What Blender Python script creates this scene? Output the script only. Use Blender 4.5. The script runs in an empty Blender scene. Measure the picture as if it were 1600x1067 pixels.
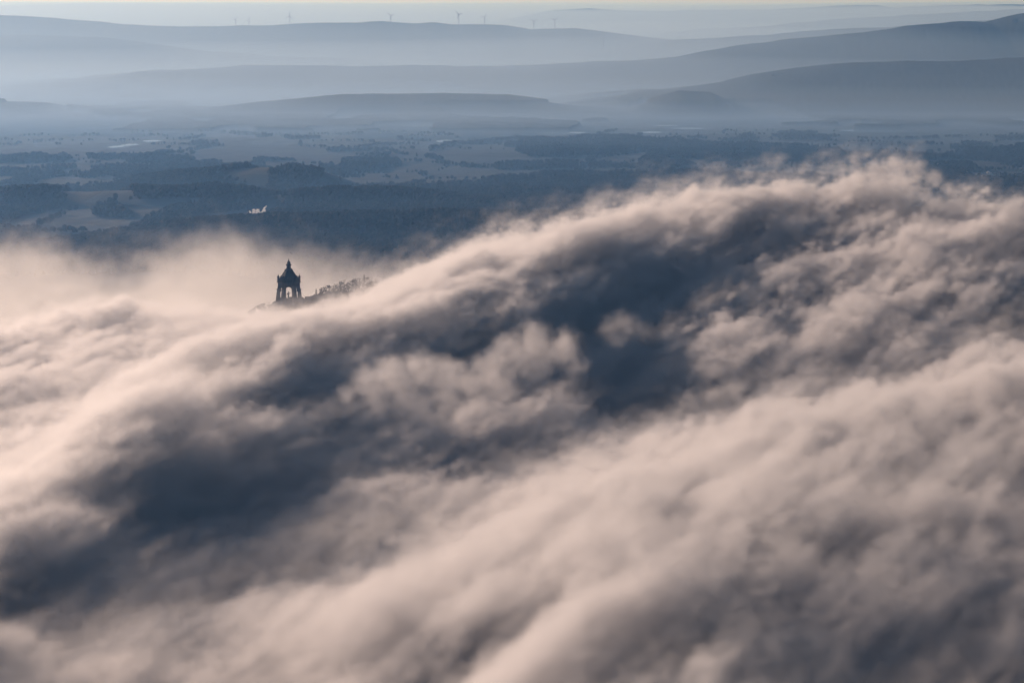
import bpy, bmesh, math, random
import numpy as np
from mathutils import Vector, Matrix

R = math.radians
sc = bpy.context.scene
COL = sc.collection

# ---------------------------------------------------------------- camera
CAMZ = 530.0                       # metres above the plain
FPX = 4444.0                       # focal length in photo pixels (1600 wide) = 100 mm lens
V0 = 1.0                           # row of the flat horizon in the photo
PITCH = math.atan((533.5 - V0) / FPX)
cd = bpy.data.cameras.new('camera'); cam = bpy.data.objects.new('camera', cd); COL.objects.link(cam)
cd.lens = 100.0; cd.sensor_width = 36.0; cd.clip_start = 1.0; cd.clip_end = 4.0e5
cam.location = (0, 0, CAMZ); cam.rotation_euler = (math.pi / 2 - PITCH, 0, 0)
sc.camera = cam

# ---------------------------------------------------------------- sky, sun, exposure
SUN_EL, SUN_AZ = R(12.5), R(-36)     # azimuth from the viewing direction (+Y), negative = left
world = bpy.data.worlds.new('World'); sc.world = world; world.use_nodes = True
wn = world.node_tree
bgn = wn.nodes['Background']
sky = wn.nodes.new('ShaderNodeTexSky'); sky.sky_type = 'NISHITA'; sky.sun_disc = False
sky.sun_elevation = SUN_EL; sky.sun_rotation = SUN_AZ
sky.altitude = 500; sky.air_density = 1.0; sky.dust_density = 1.0; sky.ozone_density = 2.0
wn.links.new(sky.outputs[0], bgn.inputs[0]); bgn.inputs[1].default_value = 0.05
sl = bpy.data.lights.new('sun', 'SUN'); sl.energy = 5.0; sl.angle = R(0.5); sl.color = (1.0, 0.755, 0.625)
so = bpy.data.objects.new('sun', sl); COL.objects.link(so)
sdir = Vector((math.sin(SUN_AZ) * math.cos(SUN_EL), math.cos(SUN_AZ) * math.cos(SUN_EL), math.sin(SUN_EL)))
so.rotation_euler = sdir.to_track_quat('Z', 'Y').to_euler(); so.location = (-600, 500, 900)
vs = sc.view_settings
vs.view_transform = 'Standard'; vs.look = 'None'; vs.gamma = 1.0; vs.use_curve_mapping = False
vs.exposure = -0.45
cy = sc.cycles
cy.volume_bounces = 4; cy.max_bounces = 8; cy.use_denoising = True
cy.volume_step_rate = 1.6; cy.volume_max_steps = 512
cy.sample_clamp_indirect = 6.0

# ---------------------------------------------------------------- helpers
def P(u, v, Y):
    """point of the place at northing Y that stands under photo pixel (u, v)"""
    dx = (u - 800.0) / FPX; dy = -(v - 533.5) / FPX
    d = np.array([dx, math.cos(PITCH) + dy * math.sin(PITCH), dy * math.cos(PITCH) - math.sin(PITCH)])
    return np.array([0, 0, CAMZ]) + d * (Y / d[1])

def G(u, v, z=0.0):
    """point at height z under photo pixel (u, v)"""
    dx = (u - 800.0) / FPX; dy = -(v - 533.5) / FPX
    d = np.array([dx, math.cos(PITCH) + dy * math.sin(PITCH), dy * math.cos(PITCH) - math.sin(PITCH)])
    return np.array([0, 0, CAMZ]) + d * ((z - CAMZ) / d[2])

def tag(o, label=None, cat=None, group=None, kind=None):
    if label: o['label'] = label
    if cat: o['category'] = cat
    if group: o['group'] = group
    if kind: o['kind'] = kind
    return o

def link(name, me, mat=None, parent=None, loc=None):
    if mat: me.materials.append(mat)
    o = bpy.data.objects.new(name, me); COL.objects.link(o)
    if parent: o.parent = parent
    if loc is not None: o.location = loc
    return o

def empty(name, loc, rz=0.0):
    o = bpy.data.objects.new(name, None); COL.objects.link(o)
    o.location = loc; o.rotation_euler = (0, 0, rz); o.empty_display_size = 2
    return o

def mesh_from(name, verts, faces):
    me = bpy.data.meshes.new(name); me.from_pydata([tuple(v) for v in verts], [], faces); me.update()
    return me

def vol_mat(name, color, dens, g, absorb=(0, 0, 0)):
    m = bpy.data.materials.new(name); m.use_nodes = True; nt = m.node_tree; nt.nodes.clear()
    pv = nt.nodes.new('ShaderNodeVolumePrincipled'); om = nt.nodes.new('ShaderNodeOutputMaterial')
    nt.links.new(pv.outputs[0], om.inputs['Volume'])
    pv.inputs['Color'].default_value = (*color, 1); pv.inputs['Density'].default_value = dens
    pv.inputs['Anisotropy'].default_value = g
    pv.inputs['Absorption Color'].default_value = (*absorb, 1)
    return m

def flat_vol_mat(name, color, dens, g, absorb=(0, 0, 0)):
    """even density: no density attribute is read"""
    m = vol_mat(name, color, dens, g, absorb)
    for n in m.node_tree.nodes:
        if n.bl_idname == 'ShaderNodeVolumePrincipled': n.inputs['Density Attribute'].default_value = ''
    return m

def voxel_object(name, dens, lo, hi, mat):
    """a fog volume: 3D density array (nx, ny, nz) between corners lo and hi"""
    N = dens.shape
    me = bpy.data.meshes.new(name); me.vertices.add(dens.size)
    a = me.attributes.new('dens', 'FLOAT', 'POINT'); a.data.foreach_set('value', np.ascontiguousarray(dens, np.float32).ravel())
    ng = bpy.data.node_groups.new(name, 'GeometryNodeTree')
    ng.interface.new_socket('Geometry', in_out='INPUT', socket_type='NodeSocketGeometry')
    ng.interface.new_socket('Geometry', in_out='OUTPUT', socket_type='NodeSocketGeometry')
    nd = ng.nodes; lk = ng.links.new
    gi = nd.new('NodeGroupInput'); go = nd.new('NodeGroupOutput')
    vc = nd.new('GeometryNodeVolumeCube')
    vc.inputs['Min'].default_value = tuple(map(float, lo)); vc.inputs['Max'].default_value = tuple(map(float, hi))
    for k, v in zip('XYZ', N): vc.inputs['Resolution ' + k].default_value = v
    pos = nd.new('GeometryNodeInputPosition')
    sub = nd.new('ShaderNodeVectorMath'); sub.operation = 'SUBTRACT'; sub.inputs[1].default_value = tuple(map(float, lo))
    lk(pos.outputs[0], sub.inputs[0])
    mul = nd.new('ShaderNodeVectorMath'); mul.operation = 'MULTIPLY'
    mul.inputs[1].default_value = [(N[i] - 1) / (hi[i] - lo[i]) for i in range(3)]
    lk(sub.outputs[0], mul.inputs[0])
    sep = nd.new('ShaderNodeSeparateXYZ'); lk(mul.outputs[0], sep.inputs[0])
    def toint(s):
        f = nd.new('FunctionNodeFloatToInt'); f.rounding_mode = 'ROUND'; lk(s, f.inputs[0]); return f.outputs[0]
    def im(op, x, y):
        m = nd.new('FunctionNodeIntegerMath'); m.operation = op; lk(x, m.inputs[0])
        if isinstance(y, int): m.inputs[1].default_value = y
        else: lk(y, m.inputs[1])
        return m.outputs[0]
    ix, iy, iz = [toint(sep.outputs[i]) for i in range(3)]
    idx = im('ADD', im('MULTIPLY', im('ADD', im('MULTIPLY', ix, N[1]), iy), N[2]), iz)
    si = nd.new('GeometryNodeSampleIndex'); si.data_type = 'FLOAT'; si.clamp = True
    na = nd.new('GeometryNodeInputNamedAttribute'); na.data_type = 'FLOAT'; na.inputs[0].default_value = 'dens'
    lk(gi.outputs[0], si.inputs['Geometry']); lk(na.outputs[0], si.inputs['Value']); lk(idx, si.inputs['Index'])
    lk(si.outputs[0], vc.inputs['Density'])
    sm = nd.new('GeometryNodeSetMaterial'); sm.inputs['Material'].default_value = mat
    lk(vc.outputs[0], sm.inputs[0]); lk(sm.outputs[0], go.inputs[0])
    me.materials.append(mat)
    ob = bpy.data.objects.new(name, me); COL.objects.link(ob)
    md = ob.modifiers.new('fog', 'NODES'); md.node_group = ng
    return ob

FLOW = np.array([0.47, 0.87, 0.13]); FLOW /= np.linalg.norm(FLOW)
def fft_noise(shape, dx, lmax, beta, seed, stretch=1.0):
    """fractal noise, unit deviation; lmax = largest wavelength (m); stretch = elongation along the flow"""
    rng = np.random.default_rng(seed)
    f = np.fft.rfftn(rng.standard_normal(shape, dtype=np.float32))
    kx = np.fft.fftfreq(shape[0], dx)[:, None, None].astype(np.float32)
    ky = np.fft.fftfreq(shape[1], dx)[None, :, None].astype(np.float32)
    kz = np.fft.rfftfreq(shape[2], dx)[None, None, :].astype(np.float32)
    ka = kx * FLOW[0] + ky * FLOW[1] + kz * FLOW[2]
    k = np.sqrt(np.maximum(kx * kx + ky * ky + kz * kz + (stretch * stretch - 1) * ka * ka, 1e-12)).astype(np.float32)
    k0 = 1.0 / lmax
    f *= (1.0 / (k * k + k0 * k0)) ** (beta / 2)
    f[0, 0, 0] = 0
    n = np.fft.irfftn(f, shape).astype(np.float32)
    return n / n.std()

def sstep(a, b, x):
    t = np.clip((x - a) / (b - a), 0, 1); return t * t * (3 - 2 * t)

def lerp_line(pts, step):
    out = []
    for a, b in zip(pts[:-1], pts[1:]):
        n = max(1, int(np.linalg.norm(np.subtract(b, a)[:2]) / step))
        for i in range(n): out.append(np.add(a, np.subtract(b, a) * (i / n)))
    out.append(np.array(pts[-1])); return out

# ---------------------------------------------------------------- fog over the ridge (rolling bank)
FOG_LINES = [
    # far crest
    [(-250,520,2950),(-100,512,2950),(60,508,2950),(120,490,2950),(170,475,2950),(230,486,2950),(330,484,2960),(400,486,2970),(470,465,2980),(540,444,3000),
     (620,418,3040),(700,390,3060),(800,366,3080),(900,342,3100),(1000,312,3120),(1100,300,3120),(1200,296,3120),(1300,280,3120),(1350,266,3120),
     (1400,261,3120),(1450,272,3120),(1500,306,3120),(1560,330,3080),(1620,335,3060),(1750,325,3050),(1900,320,3050)],
    # big roll R1: bright spine running from upper right to lower left
    [(1150,330,3000),(1000,368,2860),(790,420,2650),(610,470,2470),(480,535,2310),(360,615,2110),(260,695,1900),(160,775,1750),(0,830,1690),(-150,860,1680)],
    # hollow between far crest and R1
    [(1130,335,3060),(900,380,2990),(780,405,2900),(620,455,2800),(450,530,2650),(250,600,2450),(50,700,2250),(-200,800,2000)],
    # left slope below the crest
    [(-200,560,2750),(0,560,2720),(130,560,2720),(300,545,2760)],
    # deep trough
    [(1060,600,2640),(980,650,2420),(820,670,2270),(650,700,2140),(520,770,1930),(400,860,1760),(270,930,1640),(100,1000,1540),(-50,1060,1460)],
    # right middle roll R4
    [(1080,522,2500),(1150,498,2530),(1250,500,2560),(1350,482,2600),(1450,465,2650),(1600,428,2720),(1750,400,2780)],
    [(1070,600,2440),(1150,620,2380),(1300,600,2380),(1480,560,2420),(1600,530,2460),(1750,510,2480)],
    # right upper roll R5
    [(1185,400,2770),(1250,388,2800),(1340,388,2790),(1400,372,2820),(1450,355,2860),(1520,340,2900),(1600,335,2930),(1750,332,2940)],
    [(1150,455,2710),(1250,460,2690),(1380,452,2700),(1480,445,2710),(1600,410,2760)],
    # hollow inside the big puff
    [(1300,335,3030),(1370,342,3030),(1450,345,3030),(1500,345,3030)],
    # foreground roll R2
    [(1800,520,2350),(1600,548,2250),(1500,562,2150),(1400,592,2050),(1250,622,1950),(1160,650,1850),(1080,735,1710),(920,830,1590),(700,892,1520),(560,950,1500)],
    [(420,960,1590),(200,960,1610),(0,970,1600)],[(420,1060,1480),(200,1065,1490),(0,1065,1480)],
    # lit flank of R2 toward the trough
    [(1100,700,2020),(960,765,1870),(780,830,1720),(600,885,1650)],
    # R3 and the shaded front
    [(1900,720,1850),(1600,745,1750),(1450,757,1660),(1300,780,1600),(1150,815,1520),(1000,900,1400),(820,1000,1320)],
    [(1700,700,1900),(1450,690,1880),(1250,720,1760),(1130,770,1640)],
    [(1700,895,1560),(1450,895,1520),(1300,905,1500),(1150,950,1390),(1000,1040,1290)],
    [(1600,1060,1395),(1400,1060,1385),(1200,1080,1340),(900,1150,1240),(620,1080,1360)],
]
FOG_WORLD = [(-900,3400,150),(-400,3400,140),(0,3420,150),(400,3420,170),(800,3400,170),(-900,3800,60),(0,3800,60),(900,3800,60),
             (400,2300,188),(600,2330,195),(280,2250,182),(-200,1300,168),(-100,1290,180),(-240,1150,160),(-100,1120,168),(0,1150,190),(-700,900,180),(0,800,180),(700,900,200),
             (-350,1590,232),(-345,1470,240),(-335,1350,240),(-330,1230,236),(-330,1100,230),(-680,1800,215),(-480,1850,178),(-400,2100,165),(-720,2400,165),(700,1500,225),(700,1900,230),(720,2600,250),(720,3100,300)]  # high left points: unseen fog bank added to cast shade on the lower left

def fog_height(X, Yg):
    pts = []
    for ln in FOG_LINES:
        w = [P(*p) for p in ln]
        pts += lerp_line(w, 90)
    sx, sy = math.sin(SUN_AZ), math.cos(SUN_AZ)
    for k, offs in ((1, ((42, -42), (95, -66))), (-3, ((90, -22),)), (5, ((-55, -5), (58, -36))), (7, ((-40, -4), (52, -32),))):     # steep shaded side, away from the sun
        for q in lerp_line([P(*p) for p in FOG_LINES[k]], 60):
            for (o, dz) in offs: pts.append(np.array([q[0] - sx * o, q[1] - sy * o, max(168.0, q[2] + dz)]))
    pts += [np.array(p, float) for p in FOG_WORLD]
    pts = np.array(pts)
    keep = [0]
    for i in range(1, len(pts)):
        if min(np.linalg.norm(pts[keep][:, :2] - pts[i, :2], axis=1)) > 22: keep.append(i)
    pts = pts[keep]
    xy = pts[:, :2] / 1000; z = pts[:, 2]
    D = np.linalg.norm(xy[:, None] - xy[None], axis=2)
    n = len(pts)
    A = np.zeros((n + 3, n + 3)); A[:n, :n] = -np.sqrt(D * D + 0.03 ** 2) + np.eye(n) * 0.012
    Pm = np.c_[np.ones(n), xy]; A[:n, n:] = Pm; A[n:, :n] = Pm.T
    wgt = np.linalg.solve(A, np.r_[z, 0, 0, 0])
    Q = np.c_[X.ravel(), Yg.ravel()] / 1000
    out = np.zeros(len(Q))
    for i in range(0, len(Q), 20000):
        q = Q[i:i + 20000]
        d = np.linalg.norm(q[:, None] - xy[None], axis=2)
        out[i:i + 20000] = -np.sqrt(d * d + 0.03 ** 2) @ wgt[:n] + wgt[n] + q @ wgt[n + 1:]
    return out.reshape(X.shape)

def upsample(a, shape):
    """bilinear"""
    ys = np.linspace(0, a.shape[0] - 1, shape[0]); xs = np.linspace(0, a.shape[1] - 1, shape[1])
    y0 = np.minimum(ys.astype(int), a.shape[0] - 2); x0 = np.minimum(xs.astype(int), a.shape[1] - 2)
    fy = (ys - y0)[:, None]; fx = (xs - x0)[None]
    A, B, C, D = a[y0][:, x0], a[y0][:, x0 + 1], a[y0 + 1][:, x0], a[y0 + 1][:, x0 + 1]
    return (A * (1 - fx) + B * fx) * (1 - fy) + (C * (1 - fx) + D * fx) * fy

def vnoise(x, y, seed):
    """smooth 2D lattice noise in -1..1"""
    xi = np.floor(x).astype(np.int64); yi = np.floor(y).astype(np.int64); fx = x - xi; fy = y - yi
    def h(a, b):
        n = (a * 374761393 + b * 668265263 + seed * 974711) & 0xffffffff
        n = ((n ^ (n >> 13)) * 1274126177) & 0xffffffff
        return ((n ^ (n >> 16)) & 0xffff) / 32767.5 - 1
    fx = fx * fx * (3 - 2 * fx); fy = fy * fy * (3 - 2 * fy)
    return (h(xi, yi) * (1 - fx) + h(xi + 1, yi) * fx) * (1 - fy) + (h(xi, yi + 1) * (1 - fx) + h(xi + 1, yi + 1) * fx) * fy

def ridge_ground(x, y):
    """wooded ridge under the fog"""
    crest = 112 + 82 * sstep(-320, -256, x) + 45 * sstep(-260, 300, x)
    prof = np.exp(-((y - 3120) / 480.0) ** 2)
    return crest * prof + 3 * vnoise(x / 40, y / 60, 9)


DX = 3.4
LO = np.array([-760.0, 1000.0, 100.0]); NV = (448, 750, 88)
HI = LO + DX * (np.array(NV) - 1)
gx = np.linspace(LO[0], HI[0], NV[0]); gy = np.linspace(LO[1], HI[1], NV[1]); gz = np.linspace(LO[2], HI[2], NV[2]).astype(np.float32)
cx, cyy = np.meshgrid(np.linspace(LO[0], HI[0], 96), np.linspace(LO[1], HI[1], 161), indexing='ij')
H = upsample(fog_height(cx, cyy), NV[:2]).astype(np.float32)
GX, GY = np.meshgrid(gx, gy, indexing='ij')
TOWER = P(451, 478, 3100)
def blur(a, n):
    for _ in range(n):
        a = np.pad(a, 1, 'edge'); a = (a[:-2] + 2 * a[1:-1] + a[2:]) / 4; a = (a[:, :-2] + 2 * a[:, 1:-1] + a[:, 2:]) / 4
    return a
H = blur(H, 60)
calm = np.exp(-((GX - TOWER[0]) / 130.0) ** 2 - ((GY - 3010) / 160.0) ** 2)
calm2 = np.exp(-((GX + 185) / 60.0) ** 2 - ((GY - 3090) / 110.0) ** 2)
H -= 19 * calm - 9 * np.exp(-((GX + 318) / 48.0) ** 2 - ((GY - 3000) / 80.0) ** 2) * 1.3 + 30 * np.exp(-((GX - TOWER[0]) ** 2 + (GY - TOWER[1]) ** 2) / 60.0 ** 2) + 27 * calm2
calm = np.clip(1 - .75 * np.maximum(calm, calm2), 0, 1)[:, :, None].astype(np.float32)
n1 = fft_noise(NV, DX, 200, 1.95, 3, 3.6)
n2 = fft_noise(NV, DX, 80, 1.7, 5, 3.2)
n3 = fft_noise(NV, DX, 45, 1.45, 6, 5.0)                # fine combed streaks
n4 = fft_noise(NV, DX, 60, 1.75, 15)                      # round billows
near = (1 - sstep(1500, 2300, GY))[:, :, None].astype(np.float32)      # broad soft fog in front
rim = (sstep(2850, 3020, GY))[:, :, None].astype(np.float32)           # torn edge at the far crest
disp = (11 + 1.5 * rim - 2.5 * near) * n1 + (6.0 - 2.5 * near + 2.0 * rim) * (0.8 - np.abs(n2)) + (2.7 + 0.5 * rim) * n3 + (3.3 + 1.0 * rim - 1.0 * near) * (0.8 - np.abs(n4))
soft = 18.0 + 10.0 * near + 8.0 * rim
s = (H[:, :, None] + disp * calm - gz[None, None, :])
dens = sstep(0, 1, (s + 3) / soft)
dens = np.maximum(dens, 0.12 * calm * calm * sstep(-34, 6, s) * sstep(0.1, 1.8, n3 + .5 * n1))                # torn shreds above the surface
veil = sstep(1050, 1300, GY) * (1 - sstep(1900, 2300, GY)) * np.exp(-(GX / 420.0) ** 4)      # sunlit thin mist in the hollow
dens = np.maximum(dens, (0.009 * veil)[:, :, None] * (1 - sstep(222, 270, gz + 10 * n1)) * (1 + .5 * n1).clip(.2, 2))
thin = 1 - .93 * sstep(3070, 3170, GY) * (1 - sstep(-180, 60, GX))
dens *= thin[:, :, None].astype(np.float32)
tc = P(960, 640, 2430)
dens *= (1 - .9 * np.exp(-((GX - tc[0]) / 150) ** 2 - ((GY - tc[1]) / 90) ** 2))[:, :, None].astype(np.float32)
hc = P(1425, 325, 3060)
dens *= 1 - .85 * (np.exp(-((GX - hc[0]) / 42) ** 2 - ((GY - hc[1]) / 70) ** 2)[:, :, None] * np.exp(-((gz - hc[2]) / 17) ** 2)).astype(np.float32)
# the crisp puffs that well up out of the trough
PUFFS = [  # photo u, v, northing, radius
    (520,655,2110,9),(545,625,2110,14),(580,598,2120,16),(615,585,2130,18),(655,578,2130,18),(695,585,2130,17),(700,620,2110,15),(640,630,2100,20),(590,635,2100,18),(505,668,2100,10),
    (735,605,2200,14),(765,575,2270,18),(795,550,2310,20),(835,535,2320,20),(875,548,2320,18),(830,575,2290,24),(780,610,2230,22),(895,575,2310,14),(885,527,2340,10),
    (1325,292,3075,11),(1345,278,3090,13),(1370,268,3095,14),(1400,263,3100,14),(1430,267,3095,14),(1458,280,3090,13),(1482,298,3085,12),(1500,318,3080,11),(1350,310,3080,14),
    (950,512,2560,11),(975,508,2570,14),(1000,518,2560,11),(965,535,2540,12)]
for (u, v, Y, r) in PUFFS:
    c = P(u, v, Y + (0 if Y > 3000 else 85 if Y < 2450 else -30)); r *= .88; e = r * 1.9
    ii = [slice(max(0, int((c[k] - e * (1.0 if k < 2 else 1.0) - LO[k]) / DX)), min(NV[k], int((c[k] + e - LO[k]) / DX) + 2)) for k in range(3)]
    dx_, dy_, dz_ = np.meshgrid(gx[ii[0]] - c[0], gy[ii[1]] - c[1], gz[ii[2]] - c[2], indexing='ij')
    sd = r - np.sqrt(dx_ ** 2 + dy_ ** 2 + (dz_ * 1.1) ** 2) + 6.5 * (0.8 - np.abs(n4[ii[0], ii[1], ii[2]])) + 2.0 * n1[ii[0], ii[1], ii[2]]
    dens[ii[0], ii[1], ii[2]] = np.maximum(dens[ii[0], ii[1], ii[2]], (.3 if 2450 < Y < 3000 else .55 if Y < 3000 else 1) * sstep(-3, 13, sd))
dens[dens < 0.01] = 0
M_fog = vol_mat('fog_vapour', (0.91, 0.91, 0.925), 0.085, 0.52)
fog = voxel_object('fog_bank', dens, LO, HI, M_fog)
tag(fog, 'thick rolling fog bank pouring over the wooded ridge below the monument', 'fog', kind='stuff')
del n1, n2, n3, n4, disp, s, dens

# thin fog that trails behind the monument
DX2 = 7.0
LO2 = np.array([-1150.0, 3260.0, 20.0]); NV2 = (210, 190, 40); HI2 = LO2 + DX2 * (np.array(NV2) - 1)
top = [(-300,385),(-100,380),(10,368),(60,380),(110,404),(170,398),(230,402),(300,372),(335,360),(370,378),(430,392),(500,400),(560,412),(640,440),(760,480),(900,520)]
tx = [P(u, v, 3800)[0] for u, v in top]; tz = [P(u, v, 3800)[2] for u, v in top]
g2 = [np.linspace(LO2[k], HI2[k], NV2[k]) for k in range(3)]
nn = fft_noise(NV2, DX2, 260, 2.0, 11, 1.3); nf = fft_noise(NV2, DX2, 90, 1.7, 12)
yb = g2[1][None, :, None]
top2 = np.interp(g2[0], tx, tz)[:, None, None] - ((yb - 3750) / 420.0) ** 2 * 45
s = top2 + 15 * nn + 15 * nf - g2[2][None, None, :]
d2 = sstep(0, 45, s) * (1 - sstep(250, 420, g2[0]))[:, None, None] * sstep(3260, 3400, yb) * (1 - sstep(4300, 4560, yb))
d2[d2 < 0.01] = 0
fog2 = voxel_object('fog_veil', d2, LO2, HI2, vol_mat('thin_fog', (0.97, 0.97, 0.97), 0.0021, 0.5))
tag(fog2, 'thin grey fog veil drifting behind the monument at the left', 'fog', kind='stuff')

# ---------------------------------------------------------------- ground
HILLS = [  # northing, front run, back run, crest line in photo pixels
    (40000, 6000, 6000, [(300,52),(600,46),(700,42),(780,34),(830,23),(870,16),(920,14),(960,17),(1050,19),(1100,18),(1200,17),(1250,15),(1300,12),(1370,11),(1400,15),(1480,10.5),(1560,10),(1700,12),(2000,14)]),
    (23000, 3000, 4000, [(-500,22),(-100,24),(0,28),(40,30),(100,33),(190,40),(250,41),(340,43),(400,44),(480,41),(530,42),(560,40),(600,37),(650,40),(680,38),(700,41),(780,40),(830,48),(900,46),(960,54),(1040,64),(1250,84),(1450,96)]),
    (30000, 4000, 4000, [(600,88),(780,78),(900,68),(960,62),(1020,55),(1100,48),(1180,45),(1280,35),(1320,33),(1400,28),(1500,22),(1600,18),(1800,14),(2100,12)]),
    (20500, 2000, 3000, [(-500,55),(-100,58),(0,60),(100,60),(180,63),(240,70),(330,83),(420,92),(600,100),(800,104)]),
    (22000, 3000, 4000, [(500,118),(700,108),(800,100),(890,90),(930,80),(980,72),(1040,66),(1100,64),(1200,58),(1300,50),(1380,47),(1450,42),(1500,38),(1600,34),(2000,26)]),
    (17500, 2600, 3000, [(-300,150),(-60,142),(100,128),(190,118),(230,112),(300,110),(380,108),(450,107),(540,110),(640,106),(700,108),(800,107),(900,102),(1000,97),(1060,92),(1100,84),(1150,76),(1230,66),(1350,56),(1420,45),(1500,37),(1540,40),(1600,27),(1700,15),(2000,8)]),
    (14500, 1800, 2200, [(800,160),(950,150),(1050,144),(1130,133),(1200,118),(1300,106),(1400,101),(1500,100),(1600,97),(1900,90)]),
    (13600, 900, 1200, [(-300,155),(-50,160),(60,163),(120,175),(300,174),(400,166),(480,159),(560,153),(700,151),(790,152),(900,165),(980,170),(1020,157),(1060,146),(1110,149),(1140,163),(1300,173),(1380,163),(1440,161),(1600,168),(1900,155)]),
    (10900, 700, 900, [(430,245),(560,233),(640,226),(700,221),(770,213),(900,210),(1000,209),(1100,213),(1200,217),(1310,226),(1450,230),(1600,222),(1800,214)]),
    (9050, 500, 700, [(560,290),(640,281),(720,272),(830,266),(950,263),(1100,265),(1250,269),(1400,272),(1600,262),(1900,255)]),
    (8300, 450, 600, [(100,300),(180,280),(215,266),(300,262),(430,256),(500,262),(560,282),(700,278),(800,278),(900,290)]),
    (7500, 350, 450, [(-200,300),(0,296),(60,292),(130,294),(200,290),(340,286),(420,300),(520,294),(640,292),(800,296)]),
    (6600, 350, 450, [(-200,370),(0,368),(160,357),(250,347),(310,341),(380,338),(550,333),(700,330),(900,330),(1200,330)]),
]
PONDS = [  # centre u, v, half width, half height in photo pixels, label
    (182, 229.5, 11, 1.6, 'small bright pool, leftmost of the three at the far left'), (203, 226.5, 11, 1.8, 'bright pool between two others at the far left'), (238, 220.5, 12, 1.4, 'narrow bright pool, rightmost of the three at the far left'),
    (646, 196.5, 26, 1.2, 'thin bright lake in the hazy middle of the plain'), (698, 221, 18, 1.6, 'bright lake just left of the long wooded rise'),
    (874, 207.5, 42, 1.5, 'long bright lake behind the wooded rise, above its middle'), (1018, 207, 16, 1.2, 'short bright lake behind the right end of the wooded rise'), (1042, 196.5, 17, 1.0, 'small pale lake above the short bright lake'),
    (1078, 201, 20, 1.2, 'pale narrow lake right of the small pale lake'), (1362, 204.5, 50, 1.7, 'longest bright lake, at the right above the big fog crest')]
def pond_xy(p):
    c = G(p[0], p[1]); return c[0], c[1], p[2] * c[1] / FPX, p[3] * c[1] ** 2 / (FPX * CAMZ)
def terrain(x, y):
    z = terrain0(x, y)
    for p in PONDS:
        a, b_, ra, rb = pond_xy(p)
        d = np.sqrt(((x - a) / ra) ** 2 + ((y - b_) / rb) ** 2)
        z = z + (-1.0 - z) * (1 - sstep(1.15, 2.2, d))
        # keep the shore toward the camera low
        m = (np.abs(x - a) < ra) * (1 - sstep(0, 1500, b_ - y)) * (y < b_)
        z = np.where((m > 0) & (y > 9500), np.minimum(z, (b_ - y) * CAMZ / b_ * 0.6), z)
    return z
def terrain0(x, y):
    z = ridge_ground(x, y)
    far = sstep(3800, 6000, y)
    z = z + far * (4 * vnoise(x / 900, y / 900, 1) + 2 * vnoise(x / 260, y / 300, 2))
    for (Yh, fr, bk, ln) in HILLS:
        w = [P(u, v, Yh) for u, v in ln]
        c = np.interp(x, [p[0] for p in w], [p[2] for p in w])
        c = c - 12 * (Yh < 12000)
        xa, xb = w[0][0], w[-1][0]; tw = Yh * .05
        c = c * sstep(xa - 1, xa + tw, x) * (1 - sstep(xb - tw, xb + 1, x))
        a = np.where(y < Yh, np.clip((Yh - y) / fr, 0, 1), np.clip((y - Yh) / bk, 0, 1))
        pr = 1 - a * a * (3 - 2 * a)
        c = c + vnoise(x / (Yh * .03), y / (Yh * .03), 7) * Yh * 0.0008 + vnoise(x / (Yh * .006), y / (Yh * .02), 8) * Yh * 0.0002
        z = np.maximum(z, c * pr + (pr - 1) * 15)
    return z

def inpoly(x, y, poly):
    ins = np.zeros(x.shape, bool); n = len(poly)
    for i in range(n):
        x1, y1 = poly[i][:2]; x2, y2 = poly[(i + 1) % n][:2]
        c = (y1 > y) != (y2 > y)
        with np.errstate(divide='ignore', invalid='ignore'):
            ins ^= c & (x < (x2 - x1) * (y - y1) / (y2 - y1) + x1)
    return ins

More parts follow.
